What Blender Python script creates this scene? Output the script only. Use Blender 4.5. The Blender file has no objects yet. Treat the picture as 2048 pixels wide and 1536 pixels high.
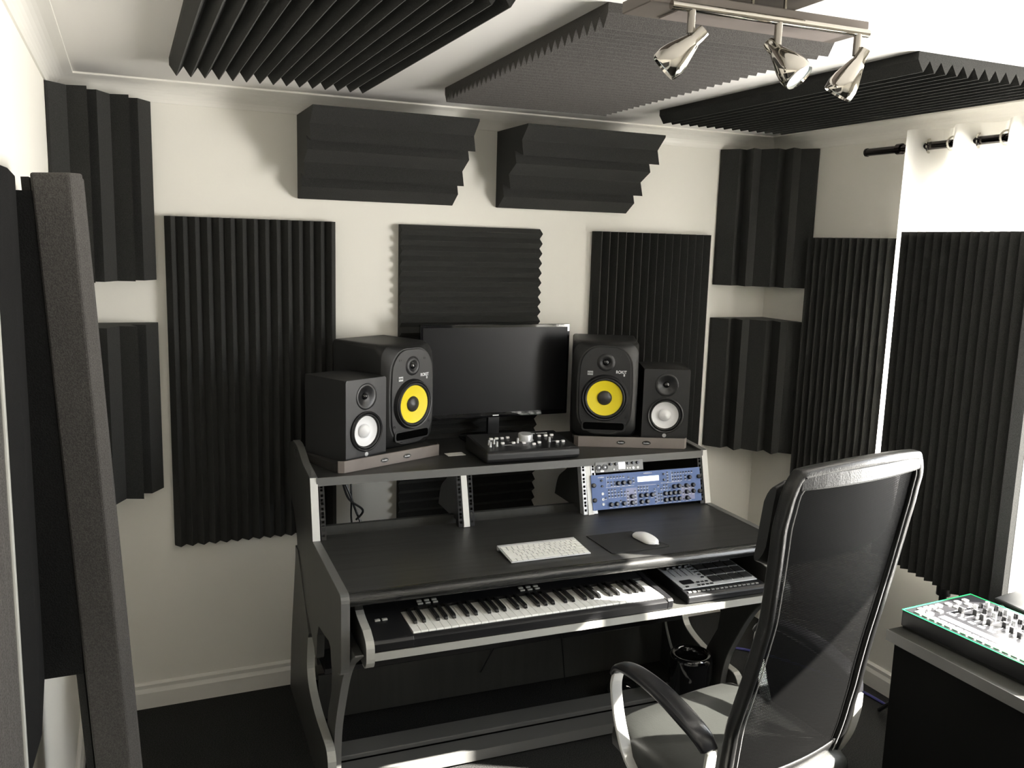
import bpy, math, random
from mathutils import Vector, Matrix, Euler
random.seed(4)
PI=math.pi
def D(a): return math.radians(a)
sc=bpy.context.scene
C=sc.collection
# ------------------------------------------------------------------ materials
def nodes(name):
    m=bpy.data.materials.new(name); m.use_nodes=True
    nt=m.node_tree; b=nt.nodes['Principled BSDF']
    return m,nt,b
def mat(name,col,rough=.5,metal=0,spec=.5,bump=0,bscale=200,noise=0,nscale=30,coat=0,sheen=0,emit=None,estr=0):
    m,nt,b=nodes(name)
    b.inputs['Base Color'].default_value=(*col,1); b.inputs['Roughness'].default_value=rough
    b.inputs['Metallic'].default_value=metal; b.inputs['Specular IOR Level'].default_value=spec
    b.inputs['Coat Weight'].default_value=coat
    if sheen: b.inputs['Sheen Weight'].default_value=sheen; b.inputs['Sheen Roughness'].default_value=.6
    if emit: b.inputs['Emission Color'].default_value=(*emit,1); b.inputs['Emission Strength'].default_value=estr
    tc=nt.nodes.new('ShaderNodeTexCoord')
    if bump:
        n=nt.nodes.new('ShaderNodeTexNoise'); n.inputs['Scale'].default_value=bscale; n.inputs['Detail'].default_value=3
        bp=nt.nodes.new('ShaderNodeBump'); bp.inputs['Strength'].default_value=bump; bp.inputs['Distance'].default_value=.002
        nt.links.new(tc.outputs['Object'],n.inputs['Vector']); nt.links.new(n.outputs['Fac'],bp.inputs['Height']); nt.links.new(bp.outputs['Normal'],b.inputs['Normal'])
    if noise:
        n=nt.nodes.new('ShaderNodeTexNoise'); n.inputs['Scale'].default_value=nscale; n.inputs['Detail'].default_value=4
        r=nt.nodes.new('ShaderNodeMapRange'); r.inputs['To Min'].default_value=1-noise; r.inputs['To Max'].default_value=1+noise
        mx=nt.nodes.new('ShaderNodeMix'); mx.data_type='RGBA'; mx.blend_type='MULTIPLY'; mx.inputs['Factor'].default_value=1
        mx.inputs['A'].default_value=(*col,1)
        nt.links.new(tc.outputs['Object'],n.inputs['Vector']); nt.links.new(n.outputs['Fac'],r.inputs['Value'])
        nt.links.new(r.outputs['Result'],mx.inputs['B']); nt.links.new(mx.outputs['Result'],b.inputs['Base Color'])
    return m
def wood(name,c1,c2,rough=.4,scale=(1,14,14),spec=.5,bump=.05):
    m,nt,b=nodes(name); tc=nt.nodes.new('ShaderNodeTexCoord'); mp=nt.nodes.new('ShaderNodeMapping')
    mp.inputs['Scale'].default_value=scale
    n=nt.nodes.new('ShaderNodeTexNoise'); n.inputs['Scale'].default_value=2.5; n.inputs['Detail'].default_value=6; n.inputs['Distortion'].default_value=.6
    r=nt.nodes.new('ShaderNodeValToRGB'); r.color_ramp.elements[0].position=.35; r.color_ramp.elements[1].position=.65
    r.color_ramp.elements[0].color=(*c1,1); r.color_ramp.elements[1].color=(*c2,1)
    bp=nt.nodes.new('ShaderNodeBump'); bp.inputs['Strength'].default_value=bump; bp.inputs['Distance'].default_value=.002
    L=nt.links.new; L(tc.outputs['Object'],mp.inputs['Vector']); L(mp.outputs['Vector'],n.inputs['Vector']); L(n.outputs['Fac'],r.inputs['Fac']); L(r.outputs['Color'],b.inputs['Base Color'])
    L(n.outputs['Fac'],bp.inputs['Height']); L(bp.outputs['Normal'],b.inputs['Normal'])
    b.inputs['Roughness'].default_value=rough; b.inputs['Specular IOR Level'].default_value=spec
    return m
def foam_mat(name,col,sheen=.15):
    m,nt,b=nodes(name); tc=nt.nodes.new('ShaderNodeTexCoord'); L=nt.links.new
    n=nt.nodes.new('ShaderNodeTexNoise'); n.inputs['Scale'].default_value=420; n.inputs['Detail'].default_value=2
    r=nt.nodes.new('ShaderNodeValToRGB'); r.color_ramp.elements[0].position=.3; r.color_ramp.elements[1].position=.75
    r.color_ramp.elements[0].color=(*[c*.8 for c in col],1); r.color_ramp.elements[1].color=(*[c*1.5 for c in col],1)
    bp=nt.nodes.new('ShaderNodeBump'); bp.inputs['Strength'].default_value=.5; bp.inputs['Distance'].default_value=.0015
    L(tc.outputs['Object'],n.inputs['Vector']); L(n.outputs['Fac'],r.inputs['Fac']); L(r.outputs['Color'],b.inputs['Base Color']); L(n.outputs['Fac'],bp.inputs['Height']); L(bp.outputs['Normal'],b.inputs['Normal'])
    b.inputs['Roughness'].default_value=1; b.inputs['Specular IOR Level'].default_value=.1
    b.inputs['Sheen Weight'].default_value=sheen; b.inputs['Sheen Roughness'].default_value=.5; b.inputs['Sheen Tint'].default_value=(.5,.5,.48,1)
    return m
FOAM=foam_mat('charcoal_foam',(.026,.026,.025))
FOAMB=foam_mat('grey_foam',(.056,.053,.050))
WALL=mat('wall_paint',(.80,.78,.72),.75,bump=.15,bscale=60,spec=.25)
CEIL=mat('ceiling_paint',(.82,.80,.77),.8,spec=.2)
TRIM=mat('gloss_trim_paint',(.80,.78,.73),.35)
CARPET=mat('black_carpet',(.030,.030,.029),1,bump=1,bscale=330,noise=1.6,nscale=260,spec=.1)
DESK=wood('black_ash_laminate',(.021,.021,.020),(.036,.036,.034),.42,(1,16,16))
DESKS=wood('black_ash_edge',(.006,.006,.006),(.024,.024,.023),.26,(3,40,40),bump=.3)
SIDE=wood('charcoal_side_laminate',(.040,.040,.037),(.048,.048,.044),.45,(16,16,1))
ALU=mat('silver_edging',(.42,.42,.39),.38,metal=.15,noise=.05,nscale=8)
ALUW=mat('pale_upright_edging',(.72,.72,.69),.4,noise=.04,nscale=8)
ALUD=mat('grey_edging',(.15,.15,.145),.4,metal=.1)
RAIL=mat('rack_rail_black',(.012,.012,.013),.35,metal=.3)
BLK=mat('black_plastic',(.010,.010,.011),.35)
BLKS=mat('black_satin',(.016,.016,.017),.42,bump=.1,bscale=900)
VINYL=mat('black_vinyl_wrap',(.010,.010,.010),.5,bump=.15,bscale=600)
GLOSS=mat('gloss_black',(.006,.006,.007),.06,coat=.6)
RUB=mat('rubber',(.012,.012,.012),.55)
YEL=mat('yellow_cone',(.88,.72,.015),.45,bump=.3,bscale=1200)
WHT=mat('white_cone',(.86,.86,.87),.4)
GREY=mat('dust_cap_grey',(.03,.029,.027),.4)
TAN=wood('taupe_pad_face',(.17,.145,.13),(.20,.175,.16),.6,(3,3,3))
PADD=mat('pad_dark_foam',(.02,.018,.016),.9)
CHROME=mat('chrome',(.50,.475,.43),.08,metal=1)
NICK=mat('brushed_nickel',(.30,.28,.25),.22,metal=1)
PLATE=mat('satin_grey_plate',(.15,.13,.115),.42,metal=.25)
SILV=mat('silver_plastic',(.55,.56,.57),.35,metal=.3)
WPL=mat('white_plastic',(.85,.85,.84),.3)
KEYW=mat('ivory_key',(.82,.82,.78),.22)
KEYB=mat('ebony_key',(.012,.012,.012),.18)
BLUE=mat('blue_panel',(.105,.165,.36),.5,spec=.3,noise=.06,nscale=12)
BLUEL=mat('violet_grey_zone',(.23,.25,.42),.4)
LCD=mat('pale_blue_lcd',(.75,.82,.95),.2,emit=(.70,.80,1),estr=1.0)
WLED=mat('white_lit_display',(1,1,1),.3,emit=(1,1,1),estr=2.5)
PRINT=mat('white_print',(.85,.86,.88),.4)
KNOB=mat('black_knob',(.012,.014,.022),.3)
LEATH=mat('black_leather',(.008,.008,.008),.36,bump=.25,bscale=260)
STITCH=mat('grey_stitching',(.28,.28,.28),.6)
SEATM=mat('grey_seat_leather',(.022,.023,.021),.42,bump=.15,bscale=200)
GREEN=mat('green_edge_light',(.03,.5,.15),.3,emit=(.04,.9,.25),estr=.55)
CABLE=mat('black_cable',(.01,.01,.01),.4)
CABLEB=mat('blue_cable',(.06,.06,.22),.4)
ARMB=mat('black_armrest',(.012,.012,.014),.28)
ARMW=mat('white_metal_arm',(.62,.62,.60),.32,metal=.2)
BULB=mat('led_bulb_face',(.65,.72,.72),.2,emit=(.8,.9,.9),estr=.25)
POLE=mat('dark_chrome_pole',(.05,.045,.045),.12,metal=1)
PAPER=mat('white_paper',(.85,.85,.84),.7)
PUTTY=mat('grey_sand_rug',(.13,.13,.125),.5)
def curtain_mat():
    m=bpy.data.materials.new('white_sheer_curtain'); m.use_nodes=True; nt=m.node_tree; nt.nodes.clear(); L=nt.links.new
    o=nt.nodes.new('ShaderNodeOutputMaterial'); d=nt.nodes.new('ShaderNodeBsdfDiffuse'); t=nt.nodes.new('ShaderNodeBsdfTranslucent'); x=nt.nodes.new('ShaderNodeMixShader')
    d.inputs['Color'].default_value=(.9,.89,.86,1); t.inputs['Color'].default_value=(.9,.89,.86,1); x.inputs['Fac'].default_value=.75
    L(d.outputs[0],x.inputs[1]); L(t.outputs[0],x.inputs[2]); L(x.outputs[0],o.inputs['Surface']); return m
CURT=curtain_mat()
def glass_mat():
    m=bpy.data.materials.new('window_glass'); m.use_nodes=True; nt=m.node_tree; nt.nodes.clear(); L=nt.links.new
    o=nt.nodes.new('ShaderNodeOutputMaterial'); t=nt.nodes.new('ShaderNodeBsdfTransparent'); g=nt.nodes.new('ShaderNodeBsdfGlossy'); g.inputs['Roughness'].default_value=.02
    lw=nt.nodes.new('ShaderNodeLayerWeight'); pw=nt.nodes.new('ShaderNodeMath'); pw.operation='POWER'; pw.inputs[1].default_value=5; f=nt.nodes.new('ShaderNodeMath'); f.operation='MULTIPLY_ADD'; f.inputs[1].default_value=.9; f.inputs[2].default_value=.04; L(lw.outputs['Facing'],pw.inputs[0]); L(pw.outputs[0],f.inputs[0]); x=nt.nodes.new('ShaderNodeMixShader'); L(f.outputs[0],x.inputs['Fac']); L(t.outputs[0],x.inputs[1]); L(g.outputs[0],x.inputs[2]); L(x.outputs[0],o.inputs['Surface']); return m
GLASS=glass_mat()
def mesh_mat():
    # woven net: small see-through holes laid out in the fabric's own UV
    m=bpy.data.materials.new('black_mesh_fabric'); m.use_nodes=True; nt=m.node_tree; b=nt.nodes['Principled BSDF']; L=nt.links.new
    b.inputs['Base Color'].default_value=(.0018,.0018,.0018,1); b.inputs['Roughness'].default_value=.7; b.inputs['Specular IOR Level'].default_value=.06
    tc=nt.nodes.new('ShaderNodeTexCoord'); mp=nt.nodes.new('ShaderNodeMapping'); mp.inputs['Rotation'].default_value=(0,0,.35)
    ch=nt.nodes.new('ShaderNodeTexVoronoi'); ch.inputs['Scale'].default_value=260; ch.inputs['Randomness'].default_value=.08
    r=nt.nodes.new('ShaderNodeMath'); r.operation='LESS_THAN'; r.inputs[1].default_value=.15
    tr=nt.nodes.new('ShaderNodeBsdfTransparent'); x=nt.nodes.new('ShaderNodeMixShader')
    L(tc.outputs['UV'],mp.inputs['Vector']); L(mp.outputs['Vector'],ch.inputs['Vector']); L(ch.outputs['Distance'],r.inputs[0])
    L(r.outputs[0],x.inputs['Fac']); L(b.outputs[0],x.inputs[1]); L(tr.outputs[0],x.inputs[2])
    L(x.outputs[0],nt.nodes['Material Output'].inputs['Surface']); return m
NET=mesh_mat()
# ------------------------------------------------------------------ mesh builder
class MB:
    def __init__(s): s.v=[]; s.f=[]
    def add(s,vs,fs):
        n=len(s.v); s.v+= [tuple(v) for v in vs]; s.f+=[tuple(i+n for i in f) for f in fs]; return s
    def box(s,x0,x1,y0,y1,z0,z1,M=None):
        vs=[Vector(p) for p in ((x0,y0,z0),(x1,y0,z0),(x1,y1,z0),(x0,y1,z0),(x0,y0,z1),(x1,y0,z1),(x1,y1,z1),(x0,y1,z1))]
        if M: vs=[M@v for v in vs]
        return s.add(vs,[(0,3,2,1),(4,5,6,7),(0,1,5,4),(1,2,6,5),(2,3,7,6),(3,0,4,7)])
    def prism(s,poly,ax,a,b,M=None):
        A=sum(poly[i][0]*poly[(i+1)%len(poly)][1]-poly[(i+1)%len(poly)][0]*poly[i][1] for i in range(len(poly)))
        if ax=='y': A=-A
        if A<0: poly=poly[::-1]
        f={'x':lambda p,t:(t,p[0],p[1]),'y':lambda p,t:(p[0],t,p[1]),'z':lambda p,t:(p[0],p[1],t)}[ax]
        n=len(poly); vs=[Vector(f(p,a)) for p in poly]+[Vector(f(p,b)) for p in poly]
        if M: vs=[M@v for v in vs]
        return s.add(vs,[tuple(range(n))[::-1],tuple(range(n,2*n))]+[(i,(i+1)%n,n+(i+1)%n,n+i) for i in range(n)])
    def rings(s,rs,cap0=True,cap1=True,closed=True):
        n=len(rs[0]); vs=[v for r in rs for v in r]; fs=[]
        for k in range(len(rs)-1):
            for i in range(n if closed else n-1):
                j=(i+1)%n; fs.append((k*n+i,k*n+j,(k+1)*n+j,(k+1)*n+i))
        if cap0: fs.append(tuple(range(n))[::-1])
        if cap1: fs.append(tuple((len(rs)-1)*n+i for i in range(n)))
        return s.add(vs,fs)
    def lathe(s,prof,o=(0,0,0),ax=(0,0,1),seg=32,cap0=True,cap1=True):
        o=Vector(o); ax=Vector(ax).normalized(); u=ax.orthogonal().normalized(); w=ax.cross(u)
        rs=[[o+ax*h+(u*math.cos(2*PI*i/seg)+w*math.sin(2*PI*i/seg))*max(r,1e-5) for i in range(seg)] for r,h in prof]
        return s.rings(rs,cap0,cap1)
    def cyl(s,a,b,r,seg=16,r2=None):
        a=Vector(a);b=Vector(b); return s.lathe([(r,0),(r2 or r,(b-a).length)],a,b-a,seg)
    def tube(s,pts,r,seg=8,sub=6):
        P=spline(pts,sub); rs=[]; u=None
        for i,p in enumerate(P):
            t=(P[min(i+1,len(P)-1)]-P[max(i-1,0)]).normalized()
            u=(t.orthogonal() if u is None else (u-t*u.dot(t))).normalized(); w=t.cross(u)
            rs.append([p+(u*math.cos(2*PI*k/seg)+w*math.sin(2*PI*k/seg))*r for k in range(seg)])
        return s.rings(rs)
    def band(s,pts,side,w,th,sub=6,rnd=False):
        # rectangular (or rounded) section swept along a path; side = width direction; w,th may be lists
        P=spline(pts,sub); side=Vector(side).normalized(); rs=[]; N=len(P)
        def val(q,i):
            if not isinstance(q,(list,tuple)): return q
            x=i/(N-1)*(len(q)-1); k=min(int(x),len(q)-2); return q[k]+(q[k+1]-q[k])*(x-k)
        for i,p in enumerate(P):
            t=(P[min(i+1,N-1)]-P[max(i-1,0)]).normalized(); n=t.cross(side).normalized(); W=val(w,i)/2; H=val(th,i)/2
            if rnd: rs.append([p+side*W*math.copysign(abs(math.cos(a))**.6,math.cos(a))+n*H*math.copysign(abs(math.sin(a))**.6,math.sin(a)) for a in [2*PI*k/16+.01 for k in range(16)]])
            else: rs.append([p+side*W+n*H,p-side*W+n*H,p-side*W-n*H,p+side*W-n*H])
        return s.rings(rs)
    def make(s,name,m,parent=None,smooth=False,bevel=0,seg=2,sub=0):
        me=bpy.data.meshes.new(name); me.from_pydata(s.v,[],s.f); me.materials.append(m); me.validate()
        import bmesh
        bm=bmesh.new(); bm.from_mesh(me); bmesh.ops.recalc_face_normals(bm,faces=bm.faces); bm.to_mesh(me); bm.free()
        o=bpy.data.objects.new(name,me); C.objects.link(o)
        if parent: o.parent=parent
        if smooth: me.shade_smooth() if smooth is True else shade_auto(me,smooth)
        if bevel:
            b=o.modifiers.new('b','BEVEL'); b.width=bevel; b.segments=seg; b.limit_method='ANGLE'; b.angle_limit=D(40); 
        if sub:
            b=o.modifiers.new('s','SUBSURF'); b.levels=sub; b.render_levels=sub
        return o
def shade_auto(me,deg):
    me.shade_smooth(); import bmesh
    bm=bmesh.new(); bm.from_mesh(me)
    for e in bm.edges:
        if len(e.link_faces)==2 and e.calc_face_angle(0)>D(deg): e.smooth=False
    bm.to_mesh(me); bm.free()
def spline(pts,sub=6):
    P=[Vector(p) for p in pts]
    if sub<=1 or len(P)<3: return P
    out=[]
    for i in range(len(P)-1):
        a=P[max(i-1,0)];b=P[i];c=P[i+1];d=P[min(i+2,len(P)-1)]
        for k in range(sub):
            t=k/sub; out.append(.5*((2*b)+(c-a)*t+(2*a-5*b+4*c-d)*t*t+(3*b-a-3*c+d)*t**3))
    out.append(P[-1]); return out
def arc(cx,cy,r,a0,a1,n=6): return [(cx+r*math.cos(D(a0+(a1-a0)*i/n)),cy+r*math.sin(D(a0+(a1-a0)*i/n))) for i in range(n+1)]
def rrect(x0,x1,y0,y1,r,n=5): return arc(x1-r,y0+r,r,-90,0,n)+arc(x1-r,y1-r,r,0,90,n)+arc(x0+r,y1-r,r,90,180,n)+arc(x0+r,y0+r,r,180,270,n)
def T(name,label,cat,loc=(0,0,0),rz=0,group=None,rot=None):
    o=bpy.data.objects.new(name,None); C.objects.link(o); o.location=loc; o.rotation_euler=rot if rot else (0,0,rz); o.empty_display_size=.05
    return tag(o,label,cat,group)
def tag(o,label,cat,group=None,kind=None):
    o['label']=label; o['category']=cat
    if group: o['group']=group
    if kind: o['kind']=kind
    return o
def struct(o): o['kind']='structure'; return o
def place(o,loc,rot=(0,0,0)): o.location=loc; o.rotation_euler=rot; return o
def text(s,size,m,parent,loc,rot,name='lettering',ext=.0004,sx=1):
    cu=bpy.data.curves.new(name,'FONT'); cu.body=s; cu.size=size; cu.extrude=ext; cu.align_x='CENTER'; cu.align_y='CENTER'; cu.materials.append(m); cu.offset=size*.015
    o=bpy.data.objects.new(name,cu); C.objects.link(o); 
    me=bpy.data.meshes.new_from_object(o.evaluated_get(bpy.context.evaluated_depsgraph_get())); bpy.data.objects.remove(o); bpy.data.curves.remove(cu)
    o=bpy.data.objects.new(name,me); C.objects.link(o)
    o.parent=parent; o.location=loc; o.rotation_euler=rot; o.scale=(sx,1,1); return o
def at_frame(parent,name,loc,rot):
    o=bpy.data.objects.new(name,None); C.objects.link(o); o.parent=parent; o.location=loc; o.rotation_euler=rot; return o
# ------------------------------------------------------------------ room
W,H,YB=3.03,2.319,-4.7
CH,CV=.065,.070
struct(MB().box(-.12,W+.3,YB-.1,.12,-.1,0).make('floor',CARPET))
struct(MB().box(-.12,W+.3,YB-.1,.12,H,H+.1).make('ceiling',CEIL))
struct(MB().box(-.12,W+.3,0,.12,0,H).make('wall_back',WALL))
struct(MB().box(-.12,0,YB,0,0,H).make('wall_left',WALL))
struct(MB().box(-.12,W+.3,YB-.1,YB,0,H).make('wall_rear',WALL))
WY0,WY1,WZ0,WZ1=-3.05,-.97,.78,2.04     # window opening in the right wall
mb=MB(); mb.box(W,W+.25,WY1,0,0,H); mb.box(W,W+.25,YB,WY0,0,H); mb.box(W,W+.25,WY0,WY1,0,WZ0); mb.box(W,W+.25,WY0,WY1,WZ1,H)
struct(mb.make('wall_right',WALL))
mb=MB(); fx=W+.14
for a,b in ((WY0,WY0+.06),(-2.06,-2.0),(WY1-.06,WY1)): mb.box(fx,fx+.06,a,b,WZ0,WZ1)
mb.box(fx+.001,fx+.059,WY0,WY1,WZ0,WZ0+.06); mb.box(fx+.001,fx+.059,WY0,WY1,WZ1-.06,WZ1)
mb.box(W-.02,W+.14,WY0-.03,WY1+.03,WZ0-.025,WZ0)
wf=struct(mb.make('window_1',TRIM)); MB().box(fx+.025,fx+.031,WY0+.05,WY1-.05,WZ0+.05,WZ1-.05).make('pane',GLASS,wf)
def coving(pts_dir,name,M):
    # concave profile: (out from wall, down from ceiling)
    pr=[(0,0),(CH+.006,0),(CH+.006,-.006),(CH,-.008)]+[(CH-(CH-.006)*math.sin(D(a)),-CV+ (CV-.010)*math.cos(D(a))) for a in range(10,90,10)]+[(.006,-CV),(0,-CV)]
    struct(MB().prism(pr,'x',pts_dir[0],pts_dir[1],M).make(name,TRIM))
coving((0,W),'trim_1',Matrix.Translation((0,0,H))@Matrix.Diagonal((1,-1,1,1)))
coving((0,-YB),'trim_2',Matrix.Translation((0,0,H))@Matrix.Rotation(D(-90),4,'Z'))
coving((0,-YB),'trim_3',Matrix.Translation((W,0,H))@Matrix.Rotation(D(-90),4,'Z')@Matrix.Diagonal((1,-1,1,1)))
sk=[(0,0),(.018,0),(.018,.062),(.012,.078),(.012,.092),(.004,.100),(0,.100)]
def skirt(a,b,name,M): struct(MB().prism(sk,'x',a,b,M).make(name,TRIM))
skirt(0,W,'baseboard_back',Matrix.Diagonal((1,-1,1,1)))
skirt(0,-YB,'baseboard_left',Matrix.Rotation(D(-90),4,'Z'))
skirt(0,-YB,'baseboard_right',Matrix.Translation((W,0,0))@Matrix.Rotation(D(-90),4,'Z')@Matrix.Diagonal((1,-1,1,1)))
# ------------------------------------------------------------------ foam
S=.61
def tile_mesh(n=15,t=.05,base=.021,name='foam_tile'):
    p=[(0,0),(0,-base)]; d=S/n
    for i in range(n): p+=[((i+.5)*d-.0011,-t),((i+.5)*d+.0011,-t),((i+1)*d,-base)]
    p+=[(S,0)]
    return MB().prism(p,'z',0,S)
TILE={}
def tile(key,m,**k):
    if key not in TILE:
        o=tile_mesh(**k).make('foam_tile',m); TILE[key]=o; return o
    o=TILE[key].copy(); C.objects.link(o); return o
def ftile(loc,rot,label,group=None,m=FOAM,key='std',**k):
    o=tile(key,m,**k); place(o,loc,rot); 
    tag(o,label,'acoustic foam panel',group); return o
g1='vertical-ridged foam on the back wall'; ZT=1.861
for k,w in ((0,'upper'),(1,'lower')):
    z=ZT-S*(k+1)
    ftile((.339,0,z),(0,0,0),f'charcoal ridged foam tile left of the desk on the back wall, {w} of the pair',g1)
    ftile((2.075,0,z),(0,0,0),f'charcoal vertical-ridged foam tile behind the right-hand speakers, {w} of the pair',g1)
    ftile((1.2045,0,ZT-S*k),(0,D(90),0),['charcoal horizontal-ridged foam tile above the monitor screen','charcoal horizontal-ridged foam tile behind the desk racks below the monitor'][k],'horizontal-ridged foam behind the monitor')
    ftile((W,-.312,z),(0,0,D(-90)),f'charcoal ridged foam tile on right wall beside the corner bass traps, {w} one','ridged foam on the right wall')
for k,w in ((0,'nearer the back wall'),(1,'nearer the camera')):
    ftile((.349,-.485-S*k,H),(D(90),0,0),f'dark ridged foam tile on the ceiling at left, {w}','foam tiles on the ceiling',key='big',n=15)
    ftile((2.107,-.44-S*k,H),(D(90),0,0),f'dark ridged ceiling foam tile above the curtain pole, {w}','foam tiles on the ceiling')
    y=-.45-S*k
    ftile((1.235-.026*(k+1),y-S,H),(D(90),0,D(90)-D(2.4)),f'brown-grey finely ridged ceiling foam tile above the spotlight bar, {w}','foam tiles on the ceiling',m=FOAMB,key='ceil',n=15)
PR=[(.305,.008),(.25,.056),(.268,.114),(.185,.09),(.203,.14),(.13,.178),(.15,.235),(.07,.213),(.086,.263),(.02,.305)]   # (a,b)
for side,sx,x0 in (('left',1,0),('right',-1,W)):
    for w,z in (('upper',1.635),('lower',.868)):
        poly=[(0,0),(0,-.305)]+[(sx*b,-a) for a,b in PR]+[(sx*.305,0)]
        o=MB().prism(poly,'z',0,S+.003).make('corner_bass_trap',FOAM); place(o,(x0+sx*.002,-.002,z))
        tag(o,f'charcoal triangular foam bass trap in the {side} corner, {w} of the two','bass trap','foam bass traps in the corners')
for x,l in ((.811,'charcoal stepped foam wedge high on the back wall, left of the two'),(1.6175,'charcoal stepped foam wedge high on the back wall, right of the two')):
    pr=[(0,0),(-.305,0)]+[(-a,-b) for a,b in PR]+[(0,-.303)]
    o=MB().prism(pr,'x',0,S).make('wall_foam_wedge',FOAM); place(o,(x,-.0005,2.247)); tag(o,l,'foam wedge','stepped foam wedges high on the back wall')
BLKF0=foam_mat('black_foam_dense',(.010,.010,.010),0)
# left wall: large foam slabs close to the camera and a leaning stack
sb=[(0,0),(0,.045),(.03,.05),(.06,.045)]
def slab(y0,y1,z0,z1,x0,x1,n,m,label,nm='foam_slab'):
    p=[(x0,y0)]; d=(y1-y0)/n
    for i in range(n): p+=[(x1-.012,y0+i*d+.001),(x1,y0+(i+.5)*d)]
    p+=[(x1-.012,y1),(x0,y1)]
    o=MB().prism(p,'z',z0,z1).make(nm,m,bevel=.002); tag(o,label,'acoustic foam panel','foam slabs on the left wall'); return o
slab(-2.065,-1.62,.945,1.893,0,.046,1,foam_mat('shaded_foam',(.008,.008,.008),0),'smooth shade-darkened foam slab on the left wall beside a bright vertical edging strip')  # shade on this slab is put into its near-black foam colour
slab(-3.7,-2.092,.945,1.893,0,.05,30,FOAMB,'coarse grey ridged foam slab on the left wall at the photo\'s left edge')
o=MB().box(0.018,.050,-2.088,-2.070,0,1.86).make('edging_strip',ALU,bevel=.003); tag(o,'bright vertical edging strip between two foam slabs on the left wall','edging strip')
o=MB().prism([(0,-1.618),(.10,-1.618),(.135,-1.57),(.10,-1.52),(.135,-1.46),(.10,-1.40),(.135,-1.34),(.1,-1.25),(0,-1.25)],'z',.94,1.868).make('foam_slab',BLKF0); tag(o,'thick dark foam slab on the left wall behind the leaning foam column','acoustic foam panel','foam slabs on the left wall')
# leaning column: several long sheets stood on the floor against the foam
mb=MB()
Lm=Matrix.Translation((.150,-1.62,0))@Matrix.Rotation(D(-2.8),4,'Y')
mb.prism([(-.0,0),(.064,0),(.084,.03),(.064,.06),(.080,.10),(.064,.14),(.080,.18),(.064,.24),(0,.24)],'z',0,1.902,Lm)
mb2=MB().box(-.016,-.003,.008,.24,0,1.895,Lm)
SHADEF=foam_mat('shaded_foam',(.008,.008,.008),0)
t=T('leaning_foam_column','tall grey foam column leaning against the left wall','foam column',(0,0,0))
mb.make('front_sheet',FOAMB,t,bevel=.004); mb2.make('back_sheet',FOAM,t)
# ------------------------------------------------------------------ foam baffle on a stand
t=T('foam_baffle','tall dark foam baffle on a black stand in front of the window','acoustic baffle',(2.8296,-1.3065,0),D(-7.5))
for k in (0,1):
    o=tile('std',FOAM)
    for q in list(o.keys()): del o[q]
    o.parent=t; o.name='foam_tile'; o.location=(-.02,.305,1.27-S*k+.0); o.rotation_euler=(0,0,D(-90))
MB().box(-.018,-.006,-.305,.305,.66,1.88).make('backing_board',ALUD,t)
MB().cyl((.02,0,.03),(.02,0,1.4),.013).make('pole',BLK,t,smooth=40)
MB().cyl((.02,0,.60),(.02,0,.64),.024).make('collar',BLK,t,smooth=40)
MB().box(-.02,.0,-.05,.05,1.28,1.38).make('clamp',BLK,t)
for a in (90,210,330): MB().tube([(.02,0,.30),(.02+.14*math.cos(D(a)),.14*math.sin(D(a)),.14),(.02+.125*math.cos(D(a)),.26*math.sin(D(a)),.012)],.008).make('leg',BLK,t)
# ------------------------------------------------------------------ desk (its own frame)
TH=D(-1.6); OX=Vector((1.53,-.6,0)); RZ=Matrix.Rotation(TH,4,'Z')
def DW(x,y,z): return OX+RZ@Vector((x,y,z))
desk=T('studio_desk','black and grey studio desk with raised rack shelf and keyboard tray','desk',OX,TH)
XO,XI=.785,.760
def curve(pts,sub=6): return [(p[0],p[1]) for p in spline([(a,b,0) for a,b in pts],sub)]
# upper side panel: rack cheek + desk cheek
up=[(-.015,.797),(.035,1.003)]+curve([(.035,1.003),(.10,1.008),(.18,1.014),(.25,1.03),(.33,1.048),(.42,1.046)],5)[1:]+[(.555,1.012),(.555,.90)]+curve([(.555,.90),(.52,.82),(.42,.78),(.36,.72),(.34,.66),(.36,.60)],5)+[(-.03,.43)]+arc(-.055,.43,.025,0,-180,5)+[(-.09,.50),(-.12,.545),(-.22,.56),(-.30,.575),(-.36,.56),(-.38,.545)]+arc(-.455,.59,.045,-90,-180,5)+[(-.50,.775)]+arc(-.478,.775,.022,180,90,4)
lo=[(.36,.66)]+[(.30,.66),(.06,.44)]+curve([(.075,.42),(.10,.34),(.10,.28),(.06,.235),(-.05,.205),(-.18,.20)],5)+arc(-.25,.15,.05,90,180,5)+[(-.30,0),(.545,0)]+curve([(.545,0),(.50,.22),(.42,.45),(.36,.62)],5)
cl=curve([(-.56,.640),(-.50,.60),(-.44,.555),(-.375,.48),(-.31,.37),(-.255,.26),(-.23,.15),(-.225,0)],5)+[(-.08,0),(-.08,.10),(-.13,.25),(-.19,.35),(-.20,.42),(-.17,.50),(-.10,.56),(-.1,.63)]
for s in (-1,1):
    sp=MB().prism(up,'x',s*XI,s*XO).make('side_panel',SIDE,desk,bevel=.0015)
    MB().prism(lo,'x',s*(XI+.002),s*(XO+.004)).make('leg_panel',SIDE,desk,bevel=.0015)
    MB().prism(cl,'x',s*.733,s*.757).make('inner_leg',SIDE,desk,bevel=.0015)
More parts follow.
